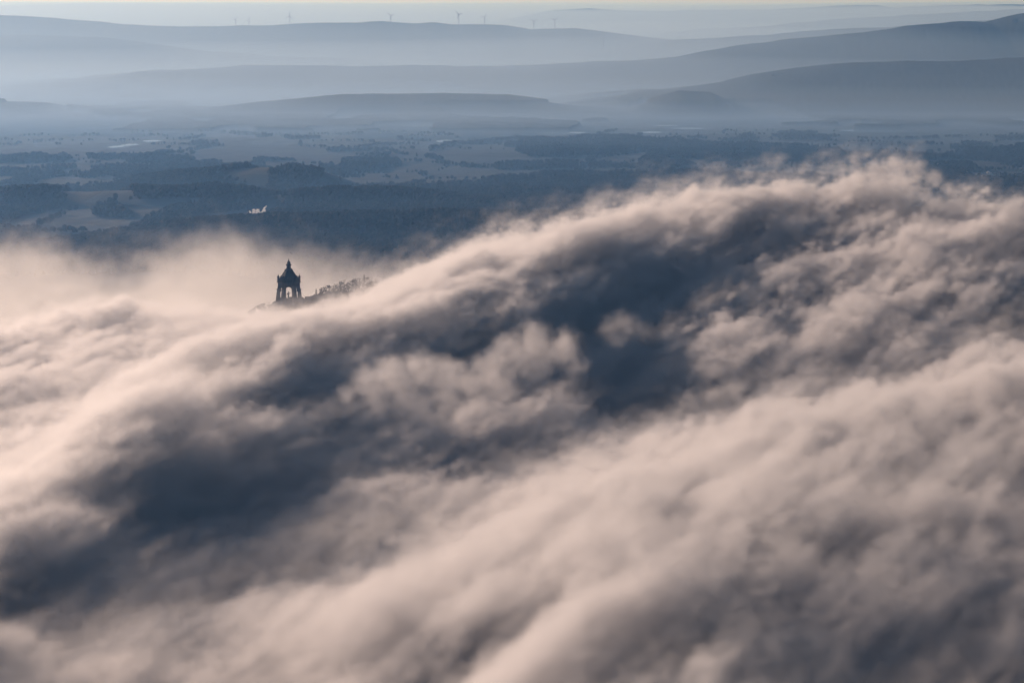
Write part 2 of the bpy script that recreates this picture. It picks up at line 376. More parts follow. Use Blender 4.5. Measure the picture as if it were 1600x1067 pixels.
WOODS = [  # label, outline in photo pixels on the plain
    ('broad dark wood filling the plain behind the fog crest', [(440,316),(540,296),(640,290),(760,283),(860,272),(1000,268),(1120,270),(1260,276),(1360,284),(1420,300),(1300,330),(1100,345),(900,372),(700,410),(560,425),(500,410),(440,380),(430,340)]),
    ('nearest dark wood at the left just above the fog veil', [(-60,350),(60,368),(150,362),(215,352),(300,346),(385,342),(430,345),(560,380),(560,430),(300,420),(100,420),(-60,420)]),
    ('dark wood at the left edge of the plain', [(-60,296),(30,292),(60,296),(70,318),(40,345),(-60,345)]),
    ('round dark copse between pale fields at the left', [(44,297),(90,294),(130,296),(136,304),(100,309),(50,307)]),
    ('long wood stretching along the plain above the steam plume', [(170,290),(185,276),(230,268),(320,263),(430,258),(436,268),(400,280),(300,292),(200,296)]),
    ('low wood left of the steam plume', [(200,304),(240,293),(330,291),(420,296),(440,312),(350,322),(260,320),(215,318)]),
    ('narrow belt of trees between two pale fields', [(210,336),(250,326),(300,322),(340,324),(330,332),(260,338),(220,340)]),
    ('hedge wood below the first pale field', [(130,322),(170,318),(196,324),(180,334),(140,332)]),
    ('thin wood strip along the far left fields', [(-60,246),(60,242),(115,240),(118,246),(40,250),(-60,253)]),
    ('faint wood strip beyond the long wood', [(180,246),(230,240),(300,246),(290,252),(200,252)]),
    ('grove in the middle of the plain', [(500,262),(540,250),(610,249),(612,256),(570,268),(510,272)]),
    ('long wooded rise in the middle distance', [(640,236),(700,226),(780,219),(820,217),(800,232),(830,244),(930,240),(1010,232),(1100,232),(1160,236),(1160,226),(1060,218),(900,216),(780,217),(700,224)]),
    ('wood on the right of the wooded rise', [(1080,228),(1160,222),(1260,226),(1330,236),(1430,242),(1500,244),(1440,250),(1300,250),(1180,250),(1100,246),(1010,240)]),
    ('grove beyond the wooded rise in the haze', [(780,258),(830,252),(900,251),(930,256),(900,262),(800,264)]),
    ('copse left of the village', [(1010,248),(1030,242),(1060,246),(1070,256),(1020,262)]),
    ('dark wood right of the fog crest', [(1340,266),(1420,258),(1500,256),(1545,262),(1500,275),(1560,283),(1700,285),(1700,300),(1560,305),(1440,300),(1380,284)]),
    ('dark wood at the right edge below the village', [(1530,306),(1600,303),(1700,303),(1700,330),(1560,326)]),
    ('round treetops at the right edge beyond the village', [(1530,234),(1560,228),(1600,225),(1700,222),(1700,238),(1600,238)]),
    ('small grove by the steam plume', [(400,296),(430,284),(480,278),(500,286),(460,300)]),
]
rows = np.r_[np.linspace(700, 5400, 50)[:-1], np.geomspace(5400, 15000, 330)[:-1], np.geomspace(15000, 60000, 230)[:-1], np.geomspace(60000, 250000, 25)]
cols = np.linspace(-1, 1, 760)
YY, SS = np.meshgrid(rows, cols, indexing='ij'); XX = SS * (900 + 0.22 * YY)
ZZ = terrain(XX, YY)
wood = np.zeros(XX.shape)
wpolys = [(lab, [G(u, v, 8) for u, v in pl]) for lab, pl in WOODS]
wob = lambda x, y: (x + 60 * vnoise(x / 120, y / 200, 31), y + 160 * vnoise(x / 170, y / 260, 32))
wx_, wy_ = wob(XX, YY)
for lab, pl in wpolys: wood[inpoly(wx_, wy_, pl)] = 1
wood[(YY < 5000)] = 1
pondm = np.zeros(XX.shape, bool)
for p in PONDS:
    a, b_, ra, rb = pond_xy(p)
    pondm |= (np.abs(XX - a) < ra * 1.2) & (YY < b_ + rb * 1.5) & (YY > b_ - 700 - rb)
fw = vnoise(XX / 520, YY / 1100, 21) + 0.6 * vnoise(XX / 190, YY / 420, 22)      # far woods, built as raised canopy
farw = (YY > 11600) & (fw > 0.25)
hillw = (ZZ > 45) & (YY > 12000) & (fw > -1.0)
wood[(farw | hillw) & ~pondm] = 1
rng = np.random.default_rng(4)
ZZ = ZZ + np.where((wood > 0) & (YY > 11600), 15 + rng.uniform(-1.2, 1.2, ZZ.shape), 0)
idx = np.arange(YY.size).reshape(YY.shape)
fs = np.stack([idx[:-1, :-1], idx[:-1, 1:], idx[1:, 1:], idx[1:, :-1]], -1).reshape(-1, 4)
me = bpy.data.meshes.new('ground')
me.vertices.add(YY.size); me.vertices.foreach_set('co', np.stack([XX, YY, ZZ], -1).astype(np.float32).ravel())
me.loops.add(fs.size); me.loops.foreach_set('vertex_index', fs.ravel().astype(np.int32))
me.polygons.add(len(fs)); me.polygons.foreach_set('loop_start', np.arange(0, fs.size, 4, dtype=np.int32))
me.polygons.foreach_set('use_smooth', np.ones(len(fs), bool)); me.update(calc_edges=True)
at = me.attributes.new('wood', 'FLOAT', 'POINT'); at.data.foreach_set('value', wood.astype(np.float32).ravel())

def mat_basic(name, color, rough=0.9, metal=0.0):
    m = bpy.data.materials.new(name); m.use_nodes = True
    b = m.node_tree.nodes['Principled BSDF']; b.inputs['Base Color'].default_value = (*color, 1)
    b.inputs['Roughness'].default_value = rough; b.inputs['Metallic'].default_value = metal
    return m
mg = mat_basic('fields_and_woods', (0.1, 0.1, 0.07)); nt = mg.node_tree; N_ = nt.nodes; L_ = nt.links.new
b = N_['Principled BSDF']; b.inputs['Specular IOR Level'].default_value = 0.1
geo = N_.new('ShaderNodeNewGeometry')
mp = N_.new('ShaderNodeMapping'); mp.inputs['Scale'].default_value = (1 / 330, 1 / 480, 0); mp.inputs['Rotation'].default_value = (0, 0, 0.3); L_(geo.outputs['Position'], mp.inputs[0])
vo = N_.new('ShaderNodeTexVoronoi'); vo.distance = 'CHEBYCHEV'; vo.inputs['Scale'].default_value = 1.0; L_(mp.outputs[0], vo.inputs['Vector'])
sepc = N_.new('ShaderNodeSeparateColor'); L_(vo.outputs['Color'], sepc.inputs[0])
cr = N_.new('ShaderNodeValToRGB'); cr.color_ramp.interpolation = 'CONSTANT'
els = cr.color_ramp.elements; els[0].position = 0; els[0].color = (0.024, 0.038, 0.038, 1); els[1].position = 0.25; els[1].color = (0.026, 0.035, 0.042, 1)
for p_, c_ in ((0.45, (0.036, 0.055, 0.068)), (0.6, (0.038, 0.052, 0.05)), (0.8, (0.055, 0.08, 0.10)), (0.9, (0.026, 0.032, 0.036))):
    e_ = els.new(p_); e_.color = (*c_, 1)
L_(sepc.outputs[0], cr.inputs[0])
nz = N_.new('ShaderNodeTexNoise'); nz.inputs['Scale'].default_value = 0.02; nz.inputs['Detail'].default_value = 4; L_(geo.outputs['Position'], nz.inputs['Vector'])
wc = N_.new('ShaderNodeValToRGB'); wc.color_ramp.elements[0].position = 0.3; wc.color_ramp.elements[0].color = (0.018, 0.026, 0.02, 1)
wc.color_ramp.elements[1].position = 0.7; wc.color_ramp.elements[1].color = (0.03, 0.038, 0.032, 1); L_(nz.outputs[0], wc.inputs[0])
aw = N_.new('ShaderNodeAttribute'); aw.attribute_name = 'wood'
mx = N_.new('ShaderNodeMix'); mx.data_type = 'RGBA'; L_(aw.outputs['Fac'], mx.inputs[0]); L_(cr.outputs[0], mx.inputs[6]); L_(wc.outputs[0], mx.inputs[7])
L_(mx.outputs[2], b.inputs['Base Color'])
tag(link('ground', me, mg), 'plain of fields and woods with low hills beyond', kind='structure')

# ---------------------------------------------------------------- woods on the plain
M_leaf = mat_basic('wood_canopy', (0.035, 0.042, 0.022))
nt = M_leaf.node_tree; oi = nt.nodes.new('ShaderNodeObjectInfo'); cr = nt.nodes.new('ShaderNodeValToRGB')
cr.color_ramp.elements[0].color = (0.022, 0.028, 0.018, 1); cr.color_ramp.elements[1].color = (0.036, 0.038, 0.026, 1)
nt.links.new(oi.outputs['Random'], cr.inputs[0]); nt.links.new(cr.outputs[0], nt.nodes['Principled BSDF'].inputs['Base Color'])
nt.nodes['Principled BSDF'].inputs['Specular IOR Level'].default_value = 0.1

def crown_mesh(name, seed, pointed=False):
    """a far treetop: trunk prism and an uneven faceted crown, one unit high"""
    rr = random.Random(seed); bm = bmesh.new()
    bmesh.ops.create_icosphere(bm, subdivisions=2, radius=1)
    for v in bm.verts:
        k = 0.75 + 0.4 * rr.random()
        if pointed:
            t = (v.co.z + 1) / 2; w = 0.30 * (1 - t) + 0.03
            n = Vector((v.co.x, v.co.y, 0)); n = n.normalized() if n.length > 1e-4 else n
            v.co = Vector((n.x * w * k, n.y * w * k, 0.12 + 0.9 * t))
        else:
            v.co = Vector((v.co.x * 0.38 * k, v.co.y * 0.38 * k, 0.62 + v.co.z * 0.36 * k))
    r = bmesh.ops.create_cone(bm, segments=4, radius1=0.035, radius2=0.025, depth=0.5, matrix=Matrix.Translation((0, 0, 0.2)))
    me = bpy.data.meshes.new(name); bm.to_mesh(me); bm.free(); me.materials.append(M_leaf); return me
far_protos = [crown_mesh('far_crown', i, i == 2) for i in range(3)]
def scatter_object(name, pts, scl, protos, mat, seed):
    """one wood: trees set on its points by geometry nodes"""
    me = bpy.data.meshes.new(name); me.vertices.add(len(pts)); me.vertices.foreach_set('co', np.asarray(pts, np.float32).ravel())
    a = me.attributes.new('scl', 'FLOAT', 'POINT'); a.data.foreach_set('value', np.asarray(scl, np.float32))
    ng = bpy.data.node_groups.new(name, 'GeometryNodeTree')
    ng.interface.new_socket('Geometry', in_out='INPUT', socket_type='NodeSocketGeometry')
    ng.interface.new_socket('Geometry', in_out='OUTPUT', socket_type='NodeSocketGeometry')
    nd = ng.nodes; lk = ng.links.new
    gi = nd.new('NodeGroupInput'); go = nd.new('NodeGroupOutput'); jn = nd.new('GeometryNodeJoinGeometry')
    mtp = nd.new('GeometryNodeMeshToPoints'); lk(gi.outputs[0], mtp.inputs[0])
    for i, pm in enumerate(protos):
        po = PROTO_OBJ[pm.name]
        oi = nd.new('GeometryNodeObjectInfo'); oi.inputs['Object'].default_value = po
        iop = nd.new('GeometryNodeInstanceOnPoints'); lk(mtp.outputs[0], iop.inputs['Points']); lk(oi.outputs['Geometry'], iop.inputs['Instance'])
        ri = nd.new('FunctionNodeRandomValue'); ri.data_type = 'INT'; ri.inputs['Min'].default_value = 0; ri.inputs['Max'].default_value = len(protos) - 1; ri.inputs['Seed'].default_value = seed
        cmp = nd.new('FunctionNodeCompare'); cmp.data_type = 'INT'; cmp.operation = 'EQUAL'
        lk(ri.outputs[2], cmp.inputs[2]); cmp.inputs[3].default_value = i; lk(cmp.outputs[0], iop.inputs['Selection'])
        na = nd.new('GeometryNodeInputNamedAttribute'); na.data_type = 'FLOAT'; na.inputs[0].default_value = 'scl'
        lk(na.outputs[0], iop.inputs['Scale'])
        rv = nd.new('FunctionNodeRandomValue'); rv.data_type = 'FLOAT'; rv.inputs['Min'].default_value = 0; rv.inputs['Max'].default_value = 6.283
        cb = nd.new('ShaderNodeCombineXYZ'); lk(rv.outputs[1], cb.inputs[2]); lk(cb.outputs[0], iop.inputs['Rotation'])
        lk(iop.outputs[0], jn.inputs[0])
    lk(jn.outputs[0], go.inputs[0])
    o = link(name, me); md = o.modifiers.new('trees', 'NODES'); md.node_group = ng
    return o
PROTO_OBJ = {}
for pm in far_protos:
    PROTO_OBJ[pm.name] = bpy.data.objects.new(pm.name, pm)      # not linked into the scene, only instanced
for k, (lab, pl) in enumerate(wpolys):
    pl = np.array(pl); x0, y0 = pl[:, :2].min(0) - 80; x1, y1 = pl[:, :2].max(0) + 200
    stp = 11.5
    ax_, ay_ = np.meshgrid(np.arange(x0, x1, stp), np.arange(y0, y1, stp * 1.25), indexing='ij')
    ax_ = ax_ + rng.uniform(-4, 4, ax_.shape); ay_ = ay_ + rng.uniform(-5, 5, ay_.shape)
    qx, qy = wob(ax_, ay_); m = inpoly(qx, qy, pl) & (np.abs(ax_) < 320 + 0.2 * ay_)
    X_, Y_ = ax_[m], ay_[m]
    if not len(X_): continue
    o = scatter_object('wood', np.stack([X_, Y_, terrain(X_, Y_) - 1.5], -1), rng.uniform(13, 21, len(X_)) * (1 + .18 * vnoise(X_ / 90, Y_ / 140, 5)), far_protos, M_leaf, k)
    tag(o, lab, 'wood', kind='stuff')

# copses and hedgerows scattered over the fields, and the wood that clothes the ridge
def scatter_where(name, x0, x1, y0, y1, st, fn, hlo, hhi, label, seed):
    ax_, ay_ = np.meshgrid(np.arange(x0, x1, st), np.arange(y0, y1, st * 1.2), indexing='ij')
    ax_ = ax_ + rng.uniform(-.4, .4, ax_.shape) * st; ay_ = ay_ + rng.uniform(-.4, .4, ay_.shape) * st
    m = fn(ax_, ay_); X_, Y_ = ax_[m], ay_[m]
    o = scatter_object(name, np.stack([X_, Y_, terrain(X_, Y_) - 1.5], -1), rng.uniform(hlo, hhi, len(X_)) + (4.5 * ((X_ > -222) & (X_ < -120)) if name == 'ridge_wood' else 0), far_protos, M_leaf, seed)
    tag(o, label, 'wood', kind='stuff')
def hedge_fn(x, y):
    ok = (np.abs(x) < 250 + 0.19 * y)
    for p in PONDS:
        a, b_, ra, rb = pond_xy(p); ok &= ~((np.abs(x - a) < ra * 1.3) & (y < b_ + rb * 2) & (y > b_ - 500 - rb))
    c = vnoise(x / 280, y / 420, 41) + .5 * vnoise(x / 90, y / 150, 42)
    h1 = np.abs(vnoise(x / 330, y / 700, 43)) < .012; h2 = np.abs(vnoise(x / 800, y / 380, 44)) < .02
    return ok & ((c > .62) | ((h1 | h2) & (vnoise(x / 60, y / 60, 45) > -.3)))
scatter_where('hedgerows', -2600, 2600, 6300, 11600, 13, hedge_fn, 9, 17, 'hedgerows and small copses scattered between the pale fields of the plain', 77)
def ridge_fn(x, y):
    return (np.hypot(x - TOWER[0], y - 3100) > 20) & (y < 3200 + 40 * vnoise(x / 50, y / 50, 3))
scatter_where('ridge_wood', -460, 160, 2960, 3240, 6.5, ridge_fn, 7, 12, 'low wood clothing the ridge at the foot of the monument', 78)

# ---------------------------------------------------------------- lakes
M_water = mat_basic('water', (0.02, 0.03, 0.035), 0.1); M_water.node_tree.nodes['Principled BSDF'].inputs['IOR'].default_value = 1.33
nt = M_water.node_tree; wv = nt.nodes.new('ShaderNodeTexNoise'); wv.inputs['Scale'].default_value = 0.4; gg = nt.nodes.new('ShaderNodeNewGeometry')
bp = nt.nodes.new('ShaderNodeBump'); bp.inputs['Strength'].default_value = 0.05; bp.inputs['Distance'].default_value = 0.1
nt.links.new(gg.outputs['Position'], wv.inputs['Vector']); nt.links.new(wv.outputs[0], bp.inputs['Height']); nt.links.new(bp.outputs[0], nt.nodes['Principled BSDF'].inputs['Normal'])
for k, p in enumerate(PONDS):
    a, b_, ra, rb = pond_xy(p); rr = random.Random(k)
    vv = []
    for i in range(40):
        t = i / 40 * math.tau; w = 1 + 0.22 * math.sin(2 * t + k) * rr.random() + 0.25 * (rr.random() - 0.5)
        vv.append((a + ra * w * math.cos(t), b_ + rb * w * math.sin(t), 0.0))
    me = mesh_from('lake', vv, [list(range(40))])
    tag(link('lake', me, M_water), p[4], 'lake', kind='structure')

# ---------------------------------------------------------------- monument on the ridge
def noisy(name, ca, cb, scale, rough=0.85):
    m = mat_basic(name, ca, rough); nt = m.node_tree; b = nt.nodes['Principled BSDF']
    tc = nt.nodes.new('ShaderNodeTexCoord'); n = nt.nodes.new('ShaderNodeTexNoise'); n.inputs['Scale'].default_value = scale; n.inputs['Detail'].default_value = 6
    cr = nt.nodes.new('ShaderNodeValToRGB'); cr.color_ramp.elements[0].position = .35; cr.color_ramp.elements[1].position = .65
    cr.color_ramp.elements[0].color = (*ca, 1); cr.color_ramp.elements[1].color = (*cb, 1)
    nt.links.new(tc.outputs['Object'], n.inputs['Vector']); nt.links.new(n.outputs[0], cr.inputs[0]); nt.links.new(cr.outputs[0], b.inputs['Base Color'])
    bp = nt.nodes.new('ShaderNodeBump'); bp.inputs['Strength'].default_value = .4; bp.inputs['Distance'].default_value = .1
    nt.links.new(n.outputs[0], bp.inputs['Height']); nt.links.new(bp.outputs[0], b.inputs['Normal'])
    return m
M_stone = noisy('weathered_stone', (0.018, 0.017, 0.015), (0.05, 0.046, 0.04), 0.6)
M_roof = noisy('roof_stone', (0.014, 0.015, 0.015), (0.03, 0.032, 0.03), 0.8)
M_bronze = noisy('dark_bronze', (0.03, 0.035, 0.03), (0.06, 0.075, 0.06), 1.5, 0.6)

def loft(rings, n, phase=0.0, cx=0.0, cy=0.0):
    """n-sided stack: rings = [(radius, z), ...]"""
    V, F = [], []
    for r, z in rings:
        for i in range(n):
            a = phase + i * math.tau / n; V.append((cx + r * math.cos(a), cy + r * math.sin(a), z))
    for k in range(len(rings) - 1):
        for i in range(n):
            j = (i + 1) % n; F.append((k * n + i, k * n + j, (k + 1) * n + j, (k + 1) * n + i))
    F.append(tuple(range(n))[::-1]); F.append(tuple(range((len(rings) - 1) * n, len(rings) * n)))
    return V, F
def stack_boxes(levels):
    """rectangular stack: (x0, x1, halfwidth_y, z)"""
    V, F = [], []
    for x0, x1, h, z in levels: V += [(x0, -h, z), (x1, -h, z), (x1, h, z), (x0, h, z)]
    for k in range(len(levels) - 1):
        for i in range(4):
            j = (i + 1) % 4; F.append((4 * k + i, 4 * k + j, 4 * k + 4 + j, 4 * k + 4 + i))
    F.append((3, 2, 1, 0)); k = 4 * (len(levels) - 1); F.append((k, k + 1, k + 2, k + 3))
    return V, F
def bevelled(me, w):
    bm = bmesh.new(); bm.from_mesh(me); bmesh.ops.recalc_face_normals(bm, faces=bm.faces)
    bmesh.ops.bevel(bm, geom=bm.edges[:], offset=w, segments=1, affect='EDGES', clamp_overlap=True); bm.to_mesh(me); bm.free(); return me

mon = empty('monument', (P(451.7, 478, 3100)[0], 3100, 199.0), 0.05)
tag(mon, 'dark stone canopy monument with pointed roof rising out of the fog on the ridge', 'monument')
mon.scale = (1.0, 1.0, 1.01)
RV = 10.7
link('terrace', mesh_from('terrace', *loft([(24, -26), (22, -8), (22, -3), (22.6, -2.9), (22.6, -2.2), (18.5, -2.1), (18.5, -1.2), (16.8, -1.2), (16.8, 0)], 12, R(15))), M_stone, mon)
pier_me = bevelled(mesh_from('pier', *stack_boxes([(RV - 1.3, RV + 5.0, 1.9, -1), (RV - 1.3, RV + 4.2, 1.8, 3), (RV - 1.2, RV + 2.3, 1.55, 15.8), (RV - 1.2, RV + 2.3, 1.55, 16.2)])), .12)
ledge_me = bevelled(mesh_from('ledge', *stack_boxes([(RV - 1.3, RV + 2.4, 1.65, 16.22), (RV - 1.4, RV + 2.9, 1.8, 16.6), (RV - 1.4, RV + 2.9, 1.8, 17.3), (RV - 1.2, RV + 1.7, 1.55, 17.6)])), .08)
shaft_me = bevelled(mesh_from('upper_shaft', *stack_boxes([(RV - 1.2, RV + 1.6, 1.5, 17.62), (RV - 1.2, RV + 1.3, 1.45, 23.9)])), .08)
pin_me = bevelled(mesh_from('pinnacle', *stack_boxes([(RV - .3, RV + 2.0, 1.1, 25.3), (RV - .3, RV + 1.9, 1.05, 30.0), (RV - .6, RV + 2.2, 1.3, 30.1), (RV - .6, RV + 2.2, 1.3, 30.6), (RV + .2, RV + 1.4, .7, 31.6), (RV + .7, RV + .9, .1, 33.6)])), .04)
def arch_wall():
    """wall with a round arch between two piers; lies in the x = const plane of its face"""
    ap = RV * math.cos(R(30)); hw = 3.25; hs = RV / 2 - .6; z0, z1, zs = 14.2, 23.9, 17.0
    n = 12; out = []; V = []; F = []
    arc = [(-hw, z0)] + [(-hw * math.cos(math.pi * i / n), zs + hw * math.sin(math.pi * i / n)) for i in range(n + 1)] + [(hw, z0)]
    outl = [(-hs, z0), (-hs, z1)] + [(-hs + 2 * hs * i / 10, z1) for i in range(1, 10)] + [(hs, z1), (hs, z0)]
    # bridge arch line and outer line as strips sampled by parameter
    m = len(arc)
    outer = []
    for i, (a_, z_) in enumerate(arc):
        if i == 0: outer.append((-hs, z0))
        elif i == m - 1: outer.append((hs, z0))
        else:
            t = (i - 1) / (m - 3)
            outer.append((-hs, zs + (z1 - zs) * min(1, t * 5)) if t <= .2 else (hs, zs + (z1 - zs) * min(1, (1 - t) * 5)) if t >= .8 else (-hs + 2 * hs * (t - .2) / .6, z1))
    for xx in (ap - 1.3, ap + 1.3):
        for (a_, z_) in arc: V.append((xx, a_, z_))
        for (a_, z_) in outer: V.append((xx, a_, z_))
    for i in range(m - 1):
        F.append((i, i + 1, m + i + 1, m + i)); o = 2 * m
        F.append((o + i + 1, o + i, o + m + i, o + m + i + 1))
        F.append((i + 1, i, o + i, o + i + 1)); F.append((m + i, m + i + 1, o + m + i + 1, o + m + i))
    F.append((0, m, 3 * m, 2 * m)); F.append((m - 1, 3 * m - 1, 4 * m - 1, 2 * m - 1))
    return mesh_from('arch_wall', V, F)
arch_me = arch_wall()
bal_me = bevelled(mesh_from('balustrade', *stack_boxes([(RV * .866 - .9, RV * .866 - .2, 3.2, 0.05), (RV * .866 - .9, RV * .866 - .2, 3.2, 1.1)])), .05)
gab_v = [(RV * .866 + dx, y, z) for dx in (.2, 1.1) for (y, z) in ((-3.6, 27.8), (3.6, 27.8), (0, 31.4))]
gable_me = mesh_from('gable', gab_v, [(0, 2, 1), (3, 4, 5), (0, 1, 4, 3), (1, 2, 5, 4), (2, 0, 3, 5)])
for m_ in (pier_me, ledge_me, shaft_me, pin_me, arch_me, gable_me): m_.materials.append(M_stone)
for i in range(6):
    a = i * math.pi / 3
    p = link('pier', pier_me, None, mon); p.rotation_euler.z = a
    for nm, m_ in (('ledge', ledge_me), ('upper_shaft', shaft_me), ('pinnacle', pin_me)): link(nm, m_, None, p)
    w = link('arch_wall', arch_me, None, mon); w.rotation_euler.z = a + R(30)
    g_ = link('gable', gable_me, None, mon); g_.rotation_euler.z = a + R(30)
link('cornice', mesh_from('cornice', *loft([(12.0, 23.92), (13.2, 24.4), (13.2, 25.0), (12.6, 25.25)], 6)), M_stone, mon)
link('attic_wall', mesh_from('attic_wall', *loft([(12.0, 25.27), (11.8, 27.4), (12.1, 27.5), (12.1, 27.9), (11.0, 28.1)], 6)), M_stone, mon)
link('roof', mesh_from('roof', *loft([(10.9, 28.12), (9.6, 29.4), (8.0, 32.0), (6.2, 34.9), (4.6, 37.2)], 6)), M_roof, mon)
lan = link('lantern', mesh_from('lantern', *loft([(4.9, 37.22), (4.9, 38.2), (3.6, 39.2), (2.6, 39.5), (2.4, 42.6), (3.2, 43.0), (3.4, 43.8), (2.5, 44.3)], 8, R(22.5))), M_stone, mon)
link('finial', mesh_from('finial', *loft([(1.7, 44.32), (2.0, 45.2), (2.0, 46.2), (1.3, 47.0), (0.9, 47.3), (0.75, 48.2), (0.3, 49.2), (0.08, 51.0)], 10)), M_bronze, lan)

st = empty('statue', (mon.location.x - .6, 3100, 199.0), 0.05)
tag(st, 'dark bronze statue of a robed figure on a pedestal under the monument canopy', 'statue')
link('pedestal', bevelled(mesh_from('pedestal', *stack_boxes([(-2.9, 2.9, 2.9, 0.03), (-2.9, 2.9, 2.9, 1), (-2.3, 2.3, 2.3, 1.1), (-2.0, 2.0, 2.0, 6.2), (-2.3, 2.3, 2.3, 6.4), (-2.3, 2.3, 2.3, 6.8)])), .08), M_stone, st)
sk = [((0, 0, 6.8), 1.35), ((0, 0, 8.2), 1.15), ((0, 0, 9.8), .85), ((0, 0, 11.2), .72), ((0, 0, 12.5), .95), ((0, 0, 13.2), .5), ((0, 0, 13.8), .34), ((0, 0, 14.4), .46), ((0, 0, 15.1), .3),
      ((1.1, -.1, 12.6), .4), ((1.7, -.6, 13.3), .28), ((2.1, -1.0, 14.2), .2), ((-1.1, -.1, 12.5), .4), ((-1.5, -.4, 11.2), .32), ((-1.3, -1.0, 10.2), .22)]
me = bpy.data.meshes.new('figure'); me.from_pydata([a for a, _ in sk], [(0, 1), (1, 2), (2, 3), (3, 4), (4, 5), (5, 6), (6, 7), (7, 8), (4, 9), (9, 10), (10, 11), (4, 12), (12, 13), (13, 14)], [])
me.skin_vertices.new() if hasattr(me.skin_vertices, 'new') else None
fg = link('figure', me, M_bronze, st); md = fg.modifiers.new('skin', 'SKIN')
if me.skin_vertices:
    for i, (_, r) in enumerate(sk): me.skin_vertices[0].data[i].radius = (r, r * .85)
    me.skin_vertices[0].data[3].use_root = True
sb = fg.modifiers.new('sub', 'SUBSURF'); sb.levels = 1; sb.render_levels = 1

# ---------------------------------------------------------------- trees on the ridge
M_bark = noisy('bark', (0.03, 0.025, 0.02), (0.06, 0.05, 0.04), 3)
M_crown = noisy('ridge_leaves', (0.02, 0.024, 0.014), (0.05, 0.048, 0.03), .5)
def ridge_tree(seed, conifer=False):
    """trunk with limbs and a crown of many small leaf faces, one unit high"""
    rr = random.Random(seed)
    V, F = loft([(0.03, -0.12), (0.022, 0.25), (0.014, 0.6), (0.005, 0.93)], 6)
    if not conifer:
        for k in range(7):
            a = rr.random() * 6.28; z0 = rr.uniform(.28, .6); L = rr.uniform(.2, .34); o = len(V); dx, dy = math.cos(a), math.sin(a)
            for t, r in ((0, .011), (.5, .008), (1, .003)):
                for q in range(4):
                    b2 = q * math.pi / 2
                    V.append((dx * L * t - dy * r * math.cos(b2), dy * L * t + dx * r * math.cos(b2), z0 + L * .8 * t + r * math.sin(b2)))
            for t in range(2):
                for q in range(4): F.append((o + t * 4 + q, o + t * 4 + (q + 1) % 4, o + t * 4 + 4 + (q + 1) % 4, o + t * 4 + 4 + q))
    tr = mesh_from('trunk', V, F); tr.materials.append(M_bark)
    V, F = [], []
    clumps = []
    if conifer:
        for k in range(16):
            z = .12 + .86 * k / 16; w = .17 * (1 - k / 16) + .015
            for j in range(5):
                a = rr.random() * 6.28; clumps.append((w * math.cos(a) * .7, w * math.sin(a) * .7, z, w * .55))
    else:
        for k in range(34):
            a = rr.random() * 6.28; t = rr.random() ** .5; zz = rr.uniform(-1, 1); w = math.sqrt(1 - zz * zz) * t
            clumps.append((.30 * w * math.cos(a), .30 * w * math.sin(a), .64 + .31 * zz * (t * .4 + .6), rr.uniform(.06, .11)))
    for (x, y, z, r) in clumps:
        for q in range(26 if not conifer else 12):
            d = Vector((rr.gauss(0, 1), rr.gauss(0, 1), rr.gauss(0, .8))).normalized() * r * rr.uniform(.5, 1.1)
            c = Vector((x, y, z)) + d; s_ = .017 if not conifer else .013
            u_ = Vector((rr.gauss(0, 1), rr.gauss(0, 1), rr.gauss(0, 1))).normalized() * s_; w_ = u_.orthogonal().normalized() * s_ * .8
            o = len(V); V += [c + u_, c + w_, c - u_, c - w_]; F.append((o, o + 1, o + 2, o + 3))
    cr_ = mesh_from('crown', V, F); cr_.materials.append(M_crown)
    return tr, cr_
kinds = [ridge_tree(1), ridge_tree(2), ridge_tree(3), ridge_tree(9, True)]
rr = random.Random(5)
TREES = [(494,450,3,'thin faint fir at the left end of the tree line right of the monument'),(502,448,3,'dark pointed fir, second tree of the line right of the monument'),
    (508,445,0,'dark leafy tree just right of the two firs on the ridge'),(515,445,2,None),(521,444,0,None),(527,442,1,None),(532,440,2,'leafy tree just left of the big round treetop'),
    (538,436,0,'big round dark treetop that stands highest in the middle of the ridge tree line'),(545,440,1,'leafy tree just right of the big round treetop'),(551,436,2,None),(556,433,1,None),(562,433,0,None),
    (569,427,3,'tall thin fir set in place of a mast, poking above the upper end of the ridge tree line'),(574,432,2,'dark leafy tree right of the tall thin fir, going into the fog'),(581,432,0,'last grey treetop at the upper end of the ridge line, fading into fog')]  # the tall thin fir takes the place of a mast
LEFT = [(398,478,0,'faint grey treetop, leftmost in the fog left of the monument foot'),(406,475,1,None),(413,473,2,'rounded grey treetop in the middle of the fogged trees left of the monument foot'),(420,472,0,None),(427,474,1,'grey treetop touching the left foot of the monument')]
def put_tree(u, v, k, Y, label, group):
    c = P(u, v, Y); gz_ = float(ridge_ground(np.array(c[0]), np.array(Y)))
    h = max(9.0, min(22.0, c[2] - gz_)); base = c[2] - h
    t = empty('leafy_tree' if k != 3 else 'fir_tree', (c[0], Y, base), rr.random() * 6.28); t.scale = (h, h, h)
    tag(t, label, 'tree', group)
    link('trunk', kinds[k][0], None, t); link('crown', kinds[k][1], None, t)
for (u, v, k, lab) in TREES:
    put_tree(u, v, k, 3110 + rr.uniform(-12, 20), lab or 'dark leafy treetop among its like on the wooded ridge right of the monument', 'trees on the ridge right of the monument')
for (u, v, k, lab) in LEFT:
    put_tree(u, v, k, 3045 + rr.uniform(-12, 12), lab or 'faint grey treetop among its like in the fog left of the monument foot', 'treetops left of the monument')

